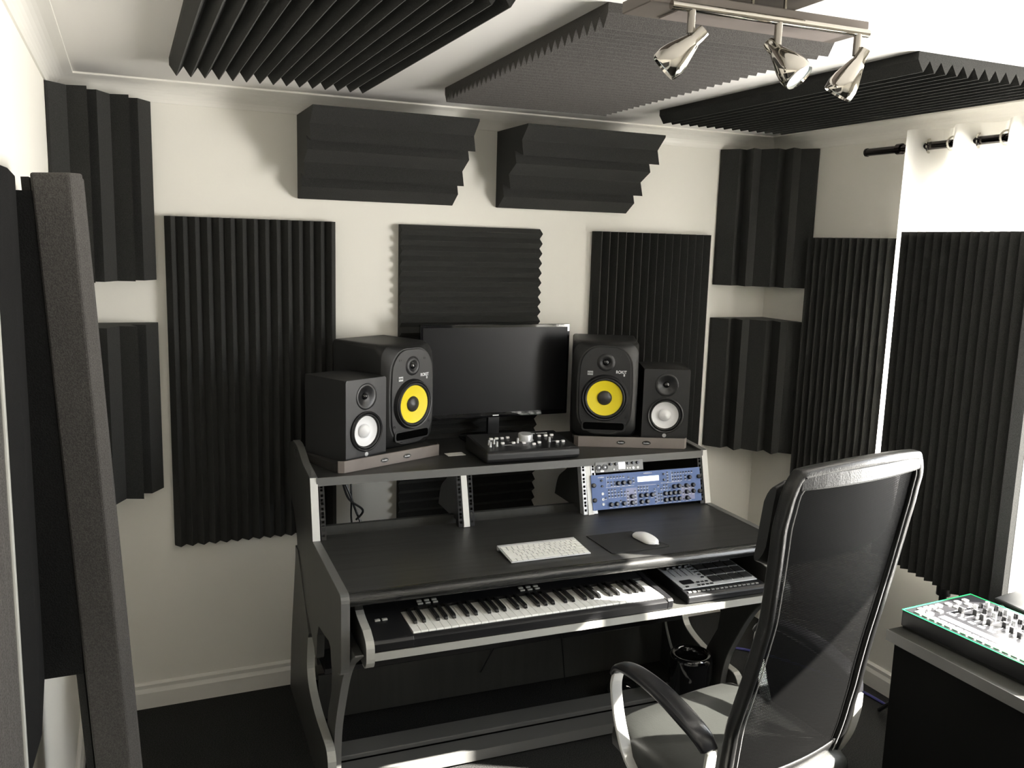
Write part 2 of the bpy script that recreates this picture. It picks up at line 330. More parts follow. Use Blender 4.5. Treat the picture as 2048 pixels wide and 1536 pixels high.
# edging strips (bright edge bands)
def edge(pts,x0,x1,m,parent,th=.0025,nm='edge_band'):
    P=[Vector((0,p[0],p[1])) for p in pts]; rs=[]
    for i,p in enumerate(P):
        t_=(P[min(i+1,len(P)-1)]-P[max(i-1,0)]).normalized(); n=Vector((1,0,0)).cross(t_)
        rs.append([Vector((x0,0,0))+p+n*th,Vector((x1,0,0))+p+n*th,Vector((x1,0,0))+p-n*th,Vector((x0,0,0))+p-n*th])
    return MB().rings(rs).make(nm,m,parent)
for s in (-1,1):
    a,b=sorted((s*XI,s*XO))
    edge([(-.016,.799),(.034,1.003)],a,b,ALUW,desk)
    edge(curve([(.034,1.003),(.10,1.009),(.18,1.015),(.25,1.031),(.33,1.049),(.42,1.047)],5),a,b,ALUD,desk)
    edge([(-.02,.797),(-.478,.797)]+arc(-.478,.775,.022,90,180,4)+[(-.50,.59)]+arc(-.455,.59,.045,180,270,5),a,b,ALUD,desk)
    a,b=sorted((s*(XI+.002),s*(XO+.004)))
    edge(curve([(.075,.42),(.10,.34),(.10,.28),(.06,.235),(-.05,.205),(-.18,.20)],5)+arc(-.25,.15,.05,90,180,5)+[(-.30,.004)],a,b,ALU,desk)
    a,b=sorted((s*.733,s*.757))
    edge(curve([(-.56,.640),(-.50,.60),(-.44,.555),(-.375,.48),(-.31,.37),(-.255,.26),(-.23,.15),(-.225,.004)],5),a,b,ALUD,desk)
# desktop with bullnose
dt=[(.04,.775),(.04,.797),(-.478,.797)]+arc(-.478,.774,.023,90,200,6)+[(-.47,.757),(-.44,.775)]
MB().prism(dt,'x',-.759,.759).make('desktop',DESK,desk,smooth=35)
# bullnose edging
bn=arc(-.479,.7745,.0245,84,205,9)+[(-.478,.768)]
MB().prism(bn,'x',-.7595,.7595).make('front_edging',DESKS,desk,smooth=35)
# upper shelf
MB().box(-.759,.759,.03,.50,.977,1.003).make('shelf',DESK,desk)
MB().box(-.764,.764,.0265,.030,.975,1.004).make('shelf_edging',ALUD,desk)
MB().box(-.759,.759,.10,.118,.775,.809).make('back_rail',SIDE,desk)
# rack dividers and rails
tl=math.atan2(.05,.206)
def rackM(x): return Matrix.Translation((x,-.016,.797))@Matrix.Rotation(-tl,4,'X')
dv=[(-.016,.797),(.035,.977),(.17,.977)]+curve([(.17,.977),(.185,.93),(.26,.875),(.29,.797)],5)
for x in (-.2425,.2525):
    MB().prism(dv,'x',x-.011,x+.011).make('rack_divider',SIDE,desk)
    edge([(-.0175,.798),(.033,.977)],x-.011,x+.011,ALUW,desk)
def rail(x):
    M=rackM(x); r=MB()
    # angle strip with square punched holes every 1U (three per unit)
    w=.009; z=0.004
    holes=[]
    for u in range(4):
        for q in (.008,.026,.037): holes.append(.010+u*.0445+q)
    z=.002
    for h in holes:
        if h>.188: break
        r.box(-w,w,0,.002,z,h-.0045,M); r.box(-w,-.0045,0,.002,h-.0045,h+.0045,M); r.box(.0045,w,0,.002,h-.0045,h+.0045,M); z=h+.0045
    r.box(-w,w,0,.002,z,.184,M)
    r.box(-w,-w+.002,0,.03,.002,.184,M)
    return r
for x in (-.748,-.2632,-.2215,.2315,.2725,.748): rail(x).make('rack_rail',RAIL if x<.2 or x>.7 else SILV,desk)
# keyboard tray
MB().box(-.715,.715,-.575,-.10,.628,.648).make('keyboard_tray',SIDE,desk)
MB().box(-.705,.690,-.5785,-.575,.6265,.6495).make('tray_edging',ALU,desk)
tc_=[(-.10,.60),(-.53,.60)]+arc(-.545,.635,.035,-90,-180,5)[1:]+arc(-.545,.655,.035,180,110,4)+curve([(-.53,.70),(-.45,.712),(-.36,.755),(-.10,.757)],4)
for s in (-1,1):
    MB().prism(tc_,'x',s*.706,s*.730).make('tray_cheek',SIDE,desk,bevel=.001)
    a,b=sorted((s*.706,s*.730)); edge([(-.53,.60)]+arc(-.545,.635,.035,-90,-180,5)[1:]+arc(-.545,.655,.035,180,110,4)+curve([(-.53,.70),(-.45,.712),(-.38,.745)],4),a,b,ALU,desk)
# rear panels & stretchers
MB().box(-.733,.733,.20,.216,.03,.205).make('modesty_panel',SIDE,desk)
MB().box(-.733,.733,.216,.232,.24,.42).make('cable_panel',BLK,desk)
fb=lambda y0,y1,z0,z1:MB().box(-.733,.733,y0,y1,z0,z1)
fb(-.115,-.025,.045,.063).make('foot_rail',ALUD,desk,bevel=.003)
fb(-.205,-.125,.028,.048).make('foot_rail',ALUD,desk,bevel=.003)
MB().box(-.733,.733,-.2095,-.205,.010,.049).make('rail_edging',ALUD,desk)
# ------------------------------------------------------------------ speakers
def rr3(w0,w1,w2,h,r,y,inset=0,n=6):
    # rounded outline whose width varies: w0 bottom, w1 middle, w2 top; always the same vertex count
    cs=[(.5,0,-90),(.5,h,0),(-.5,h,90),(-.5,0,180)]
    out=[]; arcs=[]
    for (cx,cz,a0) in cs:
        sx=-1 if cx>0 else 1; sz=1 if cz==0 else -1
        arcs.append([(cx+sx*r/w1+r/w1*math.cos(D(a0+90*i/n)),cz+sz*r+r*math.sin(D(a0+90*i/n))) for i in range(n+1)])
    per=[]
    for q in range(4):
        per+=arcs[q]; a=arcs[q][-1]; b=arcs[(q+1)%4][0]
        per+=[(a[0]+(b[0]-a[0])*j/7,a[1]+(b[1]-a[1])*j/7) for j in range(1,7)]
    for x,z in per:
        t=z/h; w=(w0*(1-t)*(1-2*t)+w1*4*t*(1-t)+w2*t*(2*t-1))
        out.append(Vector((x*(w-2*inset),y,inset+z*(h-2*inset)/h)))
    return out
def cut(o,mb):
    c=mb.make('cutter',BLK); c.parent=o.parent
    m=o.modifiers.new('c','BOOLEAN'); m.operation='DIFFERENCE'; m.object=c; m.solver='EXACT'
    dg=bpy.context.evaluated_depsgraph_get(); dg.update()
    me=bpy.data.meshes.new_from_object(o.evaluated_get(dg)); 
    o.modifiers.clear(); o.data=me; bpy.data.objects.remove(c)
    return o
def driver(parent,x,z,y,R,mats,nm='woofer',cap=.38,depth=.028,raised=False):
    w=at_frame(parent,nm,(x,y,z),(0,0,0))
    A=(0,-1,0)
    MB().lathe([(R*1.36,-.014),(R*1.31,-.006),(R*1.26,.002),(R*1.21,.001),(R*1.16,-.008)] if raised else [(R*1.34,-.004),(R*1.34,.004),(R*1.28,.007),(R*1.20,.004),(R*1.16,-.006)],(0,0,0),A,48,cap1=False,cap0=False).make('rim',mats[0],w,smooth=30)
    MB().lathe([(R*1.18,-.004),(R*1.13,.004),(R*1.06,.004),(R*1.0,-.006)],(0,0,0),A,48,cap0=False,cap1=False).make('surround',RUB,w,smooth=True)
    MB().lathe(([(R*1.01,-.003),(R*.8,-.006),(R*.6,-.009),(R*.38,-depth)] if raised else [(R*1.01,-.005),(R*.8,-.011),(R*.6,-.016),(R*.38,-depth)]),(0,0,0),A,48,cap0=False,cap1=True).make('cone',mats[1],w,smooth=True)
    c=R*cap; MB().lathe([(c,-depth*.85),(c*.95,-depth*.5),(c*.75,-depth*.18),(c*.45,depth*.10),(c*.15,depth*.3),(0,depth*.33)],(0,0,0),A,32,cap0=False,cap1=False).make('dust_cap',mats[2],w,smooth=True)
    return w
def big_speaker(loc,rz,label):
    t=T('studio_monitor_speaker',label,'speaker',loc,rz,'speakers with yellow cones')
    h=.39
    rs=[rr3(.262,.262,.262,h,.012,.295,.004),rr3(.265,.265,.265,h,.012,.29),rr3(.265,.265,.265,h,.02,.06),rr3(.262,.27,.262,h,.05,.028,.003),rr3(.248,.264,.247,h,.075,.012,.010),rr3(.236,.256,.234,h,.09,.004,.016)]
    # keep equal vertex counts
    n=min(len(r) for r in rs); assert all(len(r)==n for r in rs)
    MB().rings(rs).make('cabinet',VINYL,t,smooth=25)
    f=[rr3(.228,.250,.226,h,.085,.0045,.020),rr3(.226,.248,.224,h,.085,-.001,.0215)]
    MB().rings(f).make('front_baffle',BLKS,t,smooth=25)
    driver(t,0,.165,-.0135,.070,(BLKS,YEL,GREY),cap=.42,depth=.0115,raised=True)
    tw=at_frame(t,'tweeter',(0,-.002,.308),(0,0,0))
    MB().lathe([(.036,-.001),(.029,.005),(.024,.0055),(.018,.003),(.0155,.0)],(0,0,0),(0,-1,0),32,cap0=False).make('waveguide',BLKS,tw,smooth=True)
    MB().lathe([(.013,.0),(.0115,.003),(.007,.006),(0,.0072)],(0,0,0),(0,-1,0),24,cap0=False,cap1=False).make('dome',GLOSS,tw,smooth=True)
    po=rrect(-.082,.082,.035,.064,.010)
    MB().prism(rrect(-.088,.088,.029,.070,.012),'y',-.003,-.0008).make('port_frame',BLKS,t,bevel=.001)
    MB().prism(po,'y',-.0036,-.0028).make('port',mat('port_dark',(.002,.002,.002),.9,spec=0),t)
    for x,z in ((-.062,.333),(.062,.333),(-.088,.088),(.088,.088)): MB().lathe([(.0055,0),(.0055,.0015),(.003,.0015),(.003,.0005)],(x,-.0008,z),(0,-1,0),12).make('screw',BLK,t)
    MB().box(-.072,-.050,-.0035,-.001,.256,.272).make('badge',SILV,t)
    text('KRK',.011,BLK,t,(-.061,-.0038,.264),(D(90),0,0),'badge_lettering')
    text('ROKIT',.017,PRINT,t,(.062,-.0015,.270),(D(90),0,0),'lettering',sx=.85); text('8',.013,PRINT,t,(.074,-.0015,.258),(D(90),0,0),'numeral')
    return t
def small_speaker(loc,rz,label):
    t=T('studio_monitor_speaker',label,'speaker',loc,rz,'speakers with white cones')
    w,h,d=.185,.285,.222
    HL=lambda:MB().cyl((0,-.02,.098),(0,.05,.098),.064,40).cyl((0,-.02,.222),(0,.03,.222),.0445,32)
    cut(MB().box(-w/2,w/2,.008,d,0,h).make('cabinet',VINYL,t),HL())
    cut(MB().prism(rrect(-w/2,w/2,0,h,.008),'y',0,.008).make('front_baffle',BLKS,t),HL())
    driver(t,0,.098,-.001,.054,(BLKS,WHT,WHT),cap=.46,depth=.014)
    tw=at_frame(t,'tweeter',(0,-.001,.222),(0,0,0))
    MB().lathe([(.047,-.001),(.045,.002),(.036,-.001),(.022,-.005),(.013,-.010)],(0,0,0),(0,-1,0),40,cap0=False).make('waveguide',BLK,tw,smooth=True)
    MB().lathe([(.013,-.009),(.010,-.003),(.005,0),(0,.001)],(0,0,0),(0,-1,0),24,cap0=False,cap1=False).make('dome',GLOSS,tw,smooth=True)
    MB().lathe([(.008,0),(.008,.001)],(0,-.0005,.016),(0,-1,0),24).make('logo_disc',SILV,t)
    return t
def pad(p0,p1,dep,label,back=1):
    p0=Vector(p0); p1=Vector(p1); L_=(p1-p0).length; rz=math.atan2(p1.y-p0.y,p1.x-p0.x)
    t=T('speaker_isolation_pad',label,'speaker pad',(p0.x,p0.y,1.0035),rz,'speaker isolation pads')
    MB().prism([(0,0),(L_,0),(L_+.01,.02),(L_+.005,dep),(-.01,dep),(-.018,.03)],'z',.001,.030).make('foam_base',PADD,t)
    MB().prism([(0,-.003),(L_,-.003),(L_+.012,.018),(L_+.012,.024),(L_,.006),(0,.006),(-.014,.018),(-.016,.012)],'z',0,.042).make('front_face',TAN,t,bevel=.001)
    for k,u in enumerate((.40,.64)):
        MB().lathe([(1,0),(1,.0016)],(0,0,0),(0,-1,0),28).make('oval_badge',CHROME,t).matrix_basis=Matrix.Translation((L_*u,-.003,.021))@Matrix.Diagonal((.017,1,.0085,1))
        MB().lathe([(1,0),(1,.0022)],(0,0,0),(0,-1,0),28).make('badge_centre',BLK,t).matrix_basis=Matrix.Translation((L_*u,-.003,.021))@Matrix.Diagonal((.0148,1,.0066,1))
        text('Auralex',.0075,PRINT,t,(L_*u,-.0055,.021),(D(90),0,0),'badge_lettering',ext=.0002)
    return t,rz
padL,rL=pad((.868,-.515),(1.262,-.361),.30,'taupe-faced isolation pad under the left pair of speakers')
padR,rR=pad((1.842,-.384),(2.236,-.548),.28,'taupe-faced isolation pad under the right pair of speakers')
big_speaker((1.166,-.330,1.034),D(27),'black speaker with yellow cone, left of the monitor')
big_speaker((1.946,-.398,1.034),D(-27),'black speaker with yellow cone, right of the monitor')
small_speaker((.962,-.452,1.034),D(27),'small black speaker with white cone on the left pad')
small_speaker((2.178,-.488,1.034),D(-25),'small black speaker with white cone on the right pad')
# ------------------------------------------------------------------ monitor screen
t=T('computer_monitor','wide black computer monitor, switched off, standing between the speakers','monitor',(1.573,-.165,1.003),D(-.6))
wm,hm=.648,.380; z0=.092
MB().prism(rrect(-wm/2,wm/2,z0,z0+hm,.004),'y',0,.022).make('housing',GLOSS,t,bevel=.002)
MB().box(-.26,.26,.02,.05,z0+.05,z0+.30).make('rear_bulge',BLK,t,bevel=.01)
SCR=mat('dark_screen',(.008,.008,.009),.32,spec=.2)
MB().box(-wm/2+.011,wm/2-.011,-.0012,0,z0+.020,z0+hm-.012).make('screen',SCR,t)
MB().box(-.024,.024,.02,.04,.012,z0+.10).make('neck',BLK,t)
MB().prism(rrect(-.14,.14,-.09,.10,.06),'z',.0005,.012).make('foot',GLOSS,t,bevel=.003)
MB().box(-.013,.013,-.0016,0,z0+.006,z0+.010).make('logo',PRINT,t)
text('SAMSUNG',.006,SILV,t,(.285,-.0018,z0+hm-.006),(D(90),0,0),'lettering',ext=.0002)
# ------------------------------------------------------------------ volume controller on shelf
t=T('monitor_controller','black monitor controller with a large silver volume knob on the shelf','audio controller',DW(.032,.035,1.0035),TH-D(.5))
bp=[(.0,.012),(-.004,.02),(-.003,.040),(.006,.046),(.235,.062),(.245,.055),(.245,.004),(.012,.004)]
MB().prism([(a,b) for a,b in bp],'x',-.185,.185).make('body',BLKS,t,bevel=.005,seg=3)
sl=math.atan2(.016,.229)
cf=at_frame(t,'control_face',(0,.006,.0465),(sl,0,0))
MB().box(-.178,.178,.004,.225,-.001,.0006).make('top_plate',BLK,cf)
MB().lathe([(.033,0),(.033,.001)],(.015,.120,.0006),(0,0,1),40).make('knob_ring',SILV,cf)
MB().lathe([(.028,0),(.028,.022),(.026,.025),(.0,.0255)],(.015,.120,.001),(0,0,1),40,cap1=False).make('volume_knob',SILV,cf,smooth=40)
for x,y in ((-.115,.145),(-.092,.148),(-.07,.148),(-.045,.152),(-.09,.085),(-.048,.082),(-.008,.075),(.024,.055),(.052,.070),(.085,.150),(.113,.152),(.140,.155),(.125,.066),(.150,.068)):
    MB().box(x-.0065,x+.0065,y-.005,y+.005,.0005,.008).make('push_button',WPL,cf,bevel=.0015)
for x,y in ((-.145,.085),(-.122,.095),(-.122,.062),(-.028,.090),(.098,.080),(-.148,.060)):
    MB().lathe([(.0055,0),(.0045,.006),(.004,.018),(.003,.019)],(x,y,.0006),(0,0,1),14).make('small_knob',SILV,cf,smooth=40)
mb=MB()
for x0,x1,y in ((-.12,-.06,.162),(.085,.135,.165),(.112,.150,.085),(-.06,-.035,.098),(-.1,-.06,.068)): mb.box(x0,x1,y,y+.0012,.0006,.0009)
mb.make('printed_lines',PRINT,cf)
text('MACKIE',.013,PRINT,cf,(.115,.195,.0008),(0,0,0)); MB().lathe([(.006,0),(.006,.0004)],(.08,.195,.0006),(0,0,1),20).make('logo_disc',PRINT,cf)
o=MB().box(0,.07,0,.045,0,.0015).make('paper_slip',PAPER); place(o,DW(-.245,.20,1.0038),(0,0,TH+D(3))); tag(o,'small white slip of paper on the shelf under the monitor','paper')
# ------------------------------------------------------------------ rack gear
Rt=Euler((-tl,0,TH))
def rack(name,label,cat,x,z): 
    u=(z-.797)/.206
    o=T(name,label,cat,DW(x,-.018+.05*u,z),rot=Rt); return o
sy=rack('rack_synthesizer','blue three-unit rack synthesizer covered in small knobs in the right bay','synthesizer',.2595,.812)
Wd,Hh=.4826,.132
MB().box(0,Wd,-.004,0,0,Hh).make('faceplate',BLUE,sy)
MB().box(.03,Wd-.03,0,.20,.004,Hh-.004).make('chassis',BLK,sy)
def pxr(u,v): # photo-crop coordinates of the panel -> panel x,z
    # corners: TL(45,378) TR(1880,232) BL(90,1000) BR(1935,800)
    # solve with inverse bilinear by Newton
    s,t_=.5,.5
    for _ in range(12):
        x=(1-t_)*((1-s)*45+s*1880)+t_*((1-s)*90+s*1935); y=(1-t_)*((1-s)*378+s*232)+t_*((1-s)*1000+s*800)
        dxs=(1-t_)*1835+t_*1845; dxt=((1-s)*90+s*1935)-((1-s)*45+s*1880); dys=(1-t_)*-146+t_*-200; dyt=((1-s)*1000+s*800)-((1-s)*378+s*232)
        ex,ey=u-x,v-y; det=dxs*dyt-dxt*dys; s+=(ex*dyt-ey*dxt)/det; t_+=(ey*dxs-ex*dys)/det
    return s*Wd,(1-t_)*Hh
kn=[(485,515),(575,505),(672,498),(1700,405),(1435,568),(1520,557),(1650,548),(1768,537),(1285,690),(1362,684),(1445,675),(1525,667),(1660,655),(1778,640),(1295,800),(1375,788),(1455,780),(1535,772),(1670,758),(720,745),(875,728),(965,718),(1060,712),(885,838),(980,827),(730,855),(590,868),(470,880),(378,890)]
for u,v in kn:
    x,z=pxr(u,v); MB().lathe([(.0088,0),(.0085,.008),(.0065,.011),(.006,.012)],(x,-.004,z),(0,-1,0),16).make('rotary_knob',KNOB,sy,smooth=40)
for u,v in ((88,555),(108,818),(1865,392),(1890,640)):
    x,z=pxr(u,v); MB().lathe([(.0085,0),(.0085,.006),(.005,.008)],(x,-.004,z),(0,-1,0),12).make('mounting_screw',BLK,sy)
x0,z0=pxr(815,505); x1,z1=pxr(1168,375); MB().box(x0,x1,-.0052,-.004,z0+.002,z1).make('display',LCD,sy)
for u,v in ((240,703),(247,803),(254,888)):
    x,z=pxr(u,v); MB().lathe([(.0055,0),(.0055,.002),(.003,.002),(.003,.0005)],(x,-.004,z),(0,-1,0),16).make('jack_socket',SILV,sy)
for u,v in ((215,468),(225,568),(1253,355),(1262,455)):
    x,z=pxr(u,v); MB().lathe([(.0045,0),(.004,.006)],(x,-.004,z),(0,-1,0),12).make('small_knob',KNOB,sy)
bt=[]; 
def row(u0,v0,u1,v1,n):
    for i in range(n): bt.append((u0+(u1-u0)*i/max(1,n-1),v0+(v1-v0)*i/max(1,n-1)))
row(320,412,575,392,6); row(325,500,430,490,3); row(385,550,432,545,2); row(340,635,440,625,3); row(345,692,655,660,7); row(350,748,605,722,6); row(545,618,545,618,1)
row(830,585,980,575,4); row(835,640,985,630,4); row(1262,547,1310,540,2); row(1218,607,1365,592,4); row(1165,555,1165,555,1)
row(1405,335,1740,305,8); row(1412,400,1555,386,4); row(1418,453,1562,438,4); row(1315,325,1330,470,4); row(1630,380,1635,432,2); row(1178,695,1185,805,3); row(1222,690,1235,800,3)
row(1108,615,1132,835,5); row(775,648,795,872,5); row(655,720,668,885,4); row(1592,570,1612,780,3); row(1712,560,1730,770,3); row(660,410,660,410,1); row(742,425,748,482,2); row(538,820,538,820,1); row(292,775,292,775,1)
mb=MB(); mp=MB()
for u,v in bt:
    x,z=pxr(u,v); mb.box(x-.0026,x+.0026,-.0065,-.004,z-.0024,z+.0024); mp.box(x-.004,x+.004,-.0044,-.004,z-.0062,z-.0046)
b_=mb.make('small_buttons',KNOB,sy); b_['kind']='stuff'
for u,v in kn: x,z=pxr(u,v); mp.box(x-.006,x+.006,-.0044,-.004,z-.0125,z-.0112)
for (u0,v0,u1,v1) in ((295,400,300,590),(290,595,760,565),(1145,640,1150,860),(815,560,1130,535),(1210,512,1560,480),(1385,300,1390,500)):
    a=pxr(u0,v0); b=pxr(u1,v1)
    if abs(u1-u0)<20: mp.box(a[0]-.0005,a[0]+.0005,-.0043,-.004,min(a[1],b[1]),max(a[1],b[1]))
    else: mp.box(a[0],b[0],-.0043,-.004,a[1]-.0005,a[1]+.0005)
p_=mp.make('panel_printing',PRINT,sy)
for a,b in (((640,590),(800,900)),((1580,520),(1790,800))):
    x0,z0=pxr(a[0],b[1]); x1,z1=pxr(b[0],a[1]); MB().box(x0,x1,-.0042,-.004,z0,z1).make('tinted_zone',BLUEL,sy)
x,z=pxr(205,412); text('novation',.0075,PRINT,sy,(x,-.0045,z),(D(90),0,0))
x,z=pxr(980,340); text('SUPERNOVA II',.0058,PRINT,sy,(x,-.0045,z),(D(90),0,0))
# audio interface
ai=rack('audio_interface','half-width grey audio interface with white display above the blue synthesizer','audio interface',.281,.9475)
MB().box(0,.207,-.003,0,0,.040).make('faceplate',ALUD,ai,bevel=.001); MB().box(.003,.204,0,.15,.001,.039).make('chassis',BLK,ai)
for x in (.015,.041):
    MB().lathe([(.0115,0),(.0115,.003),(.009,.003),(.009,.001)],(x,-.003,.0195),(0,-1,0),24).make('combo_socket',BLK,ai)
    MB().lathe([(.0035,0),(.0035,.0022)],(x,-.0035,.0195),(0,-1,0),12).make('socket_core',SILV,ai)
for x,z in ((.064,.032),(.087,.031),(.140,.031),(.161,.031),(.181,.031)): MB().lathe([(.0058,0),(.005,.010)],(x,-.003,z-.002),(0,-1,0),16).make('rotary_knob',KNOB,ai,smooth=40)
MB().box(.100,.127,-.0042,-.003,.009,.034).make('display',WLED,ai)
for x in (.163,.183): MB().lathe([(.0052,0),(.0052,.0015),(.002,.0015),(.002,.0008)],(x,-.003,.010),(0,-1,0),18).make('jack_socket',WPL,ai)
for x,z in ((.137,.010),(.148,.010),(.078,.009)): MB().lathe([(.0032,0),(.0032,.0018)],(x,-.003,z),(0,-1,0),14).make('round_button',WPL,ai)
MB().prism(rrect(.020,.036,.002,.009,.003),'y',-.004,-.003).make('lit_button',WPL,ai)
# ------------------------------------------------------------------ things on desktop
kb=T('computer_keyboard','slim white computer keyboard on the black desktop','keyboard',DW(-.085,-.402,.7975),TH+D(.6))
al=[(0,.0),(0,.004),(.125,.018),(.130,.014),(.130,0.0),(.115,.0),(.112,.010)]
MB().prism([(0,.001),(0,.004),(.118,.015),(.128,.017),(.130,.012),(.128,.001),(.114,.001),(.110,.009)],'x',-.141,.141).make('aluminium_base',SILV,kb,bevel=.0008)
ka=math.atan2(.011,.118)
kf=at_frame(kb,'key_deck',(0,0,.0042),(ka,0,0))
MB().box(-.1405,.1405,.001,.117,-.0008,.0006).make('deck_plate',WPL,kf)
rows=[(.004,[1]*3+[1.2,5,1.2]+[1]*4),(.0235,[2.2]+[1]*10+[2.2]),(.0425,[1.8]+[1]*11+[1.6]),(.0615,[1.6]+[1]*12+[1]),(.0805,[1]*13+[1.6]),(.0995,[1]*14)]
for y,ks in rows:
    tot=sum(ks); unit=.276/tot; x=-.138
    for k in ks:
        hh=.0095 if y>.098 else .0165
        MB().box(x+.0011,x+k*unit-.0011,y,y+hh,.0006,.0026).make('key',KEYW,kf,bevel=.0005,seg=1); x+=k*unit
# gaps are darker: thin grey sheet below keys
MB().box(-.139,.139,.002,.112,.0006,.0008).make('key_well',mat('key_gap_grey',(.30,.30,.31),.5),kf)
mp_=T('mouse_pad','black rectangular mouse pad near the desk\'s front edge','mouse pad',DW(0,0,.7972),TH)
o=MB().prism([(.122,-.236),(.300,-.236),(.352,-.408),(.345,-.416),(.135,-.424),(.125,-.418)],'z',0,.0025).make('pad_sheet',mat('mousepad_cloth',(.012,.012,.012),.9,bump=.2,bscale=900),mp_,bevel=.0008)
MB().lathe([(.0065,0),(.0065,.0004)],(.318,-.385,.0025),(0,0,1),20).make('round_logo',PRINT,mp_)
ms=T('computer_mouse','glossy white low-arched computer mouse on the black pad','mouse',DW(.300,-.335,.8000),TH+D(6))
rs=[]
for j in range(13):
    s=-1+2*j/12; yy=s*.0565; hw=.0285*(1-abs(s)**5*.35)*math.sqrt(max(.0,1-abs(s)**9)) ; hw=max(hw,.004); hh=.0215*(1-.55*s*s)+.001
    rs.append([Vector((hw*math.cos(a),yy,.003+ (hh-.003)*max(0,math.sin(a))**.7 if math.sin(a)>0 else .001)) for a in [2*PI*k/20 for k in range(20)]])
MB().rings(rs).make('shell',WPL,ms,smooth=50)
# ------------------------------------------------------------------ midi keyboard on tray
mk=T('midi_keyboard','long black five-octave piano keyboard on the desk\'s pull-out tray','piano keyboard',DW(-.700,-.574,.6487),TH)
LW=.945; KX0=.112; KW=.8355
body=[(0,.004),(0,.030),(.022,.036),(.022,.020),(.165,.020),(.165,.050),(.30,.064),(.305,.055),(.305,.002),(.01,.0)]
MB().prism([(0,.003),(-.002,.026),(.006,.032),(.020,.034),(.020,.018),(.166,.018),(.166,.046),(.295,.060),(.305,.052),(.305,.001),(.006,.001)],'x',KX0-.002,KX0+KW+.002).make('body',BLK,mk,smooth=35)
cp=[(0,.003),(-.002,.026),(.006,.034),(.166,.046),(.295,.060),(.305,.052),(.305,.001),(.006,.001)]
MB().prism(cp,'x',-.014,KX0-.002).make('left_end_block',BLK,mk,bevel=.002)
MB().prism([(0,.003),(-.002,.030),(.006,.036),(.166,.048),(.295,.060),(.305,.052),(.305,.001),(.006,.001)],'x',KX0+KW+.002,KX0+KW+.024).make('right_end_block',BLK,mk,bevel=.003)
nw=36; kw=KW/nw
wk=None
for i in range(nw):
    if wk is None:
        wk=MB().prism([(0,.0),(-.001,.018),(.001,.0205),(.145,.0205),(.145,0)],'x',.0005,kw-.0005).make('white_key',KEYW,mk,bevel=.0006,seg=1); o=wk
    else: o=wk.copy(); C.objects.link(o)
    o.parent=mk; o.location=(KX0+i*kw,.0195,.0185)
bkk=None
for i in range(nw-1):
    if i%7 in (2,6): continue
    off={0:-.0016,1:.0016,3:-.002,4:0,5:.002}[i%7]
    if bkk is None:
        bkk=MB().prism([(.0,.0),(.003,.008),(.010,.0115),(.095,.0115),(.095,0)],'x',-.0055,.0055).make('black_key',KEYB,mk,bevel=.0012,seg=2); o=bkk
    else: o=bkk.copy(); C.objects.link(o)
    o.parent=mk; o.location=(KX0+(i+1)*kw+off,.0675,.039)
def topz(y): return .046+(y-.166)/.129*.014 if y>.166 else .034+(y-.006)/.16*.012
for x,y in [(.030,.118),(.052,.118)]+[(.180+.024*i,.185+.016*j) for i in range(3) for j in range(2)]+[(.52+.026*i,.185+.016*j) for i in range(3) for j in range(2)]:
    z=topz(y); MB().box(x-.008,x+.008,y-.005,y+.005,z-.001,z+.004).make('control_button',ALU,mk,bevel=.001)
# pad controller
pc=T('pad_controller','silver-topped drum pad controller with black pads at right end of the tray','drum pad controller',DW(.338,-.560,.6487),TH)
pw,pd=.312,.27
MB().prism([(0,.004),(0,.024),(.012,.030),(.045,.034),(.265,.052),(.27,.046),(.27,.002),(.006,.001)],'x',0,pw).make('base',BLK,pc,bevel=.004)
pa=math.atan2(.018,.22)
pf=at_frame(pc,'panel_face',(0,.045,.0345),(pa,0,0))
MB().box(.006,pw-.008,.0,.216,-.001,.0015).make('silver_panel',SILV,pf,bevel=.001)
for i in range(4):
    for j in range(4):
        MB().box(.137+i*.0415,.137+i*.0415+.037,.018+j*.046,.018+j*.046+.040,.0015,.005).make('drum_pad',RUB,pf,bevel=.002)
for i in range(4):
    x=.030+i*.024
    MB().box(x-.001,x+.001,.085,.175,.0014,.0019).make('fader_slot',BLK,pf)
    MB().box(x-.007,x+.007,.135,.148,.0019,.012).make('fader_cap',BLK,pf,bevel=.002)
    MB().lathe([(.007,0),(.006,.011)],(x,.197,.0015),(0,0,1),14).make('rotary_knob',BLK,pf,smooth=40)
MB().prism(rrect(.024,.070,.026,.055,.005),'z',.0014,.003).make('display',BLK,pf)
for x,y in [(.030,.010)]+[(.075+.017*i,.010) for i in range(4)]+[(.084+.017*i,.030) for i in range(3)]+[(.122,.06+.02*i) for i in range(7)]:
    MB().box(x-.005,x+.005,y-.0035,y+.0035,.0015,.004).make('control_button',BLK,pf)
for i in range(16):
    x=.018+i*.0178; MB().box(x-.0065,x+.0065,.018,.026,.0305,.0345).make('step_button',ALUD,pc,bevel=.001)
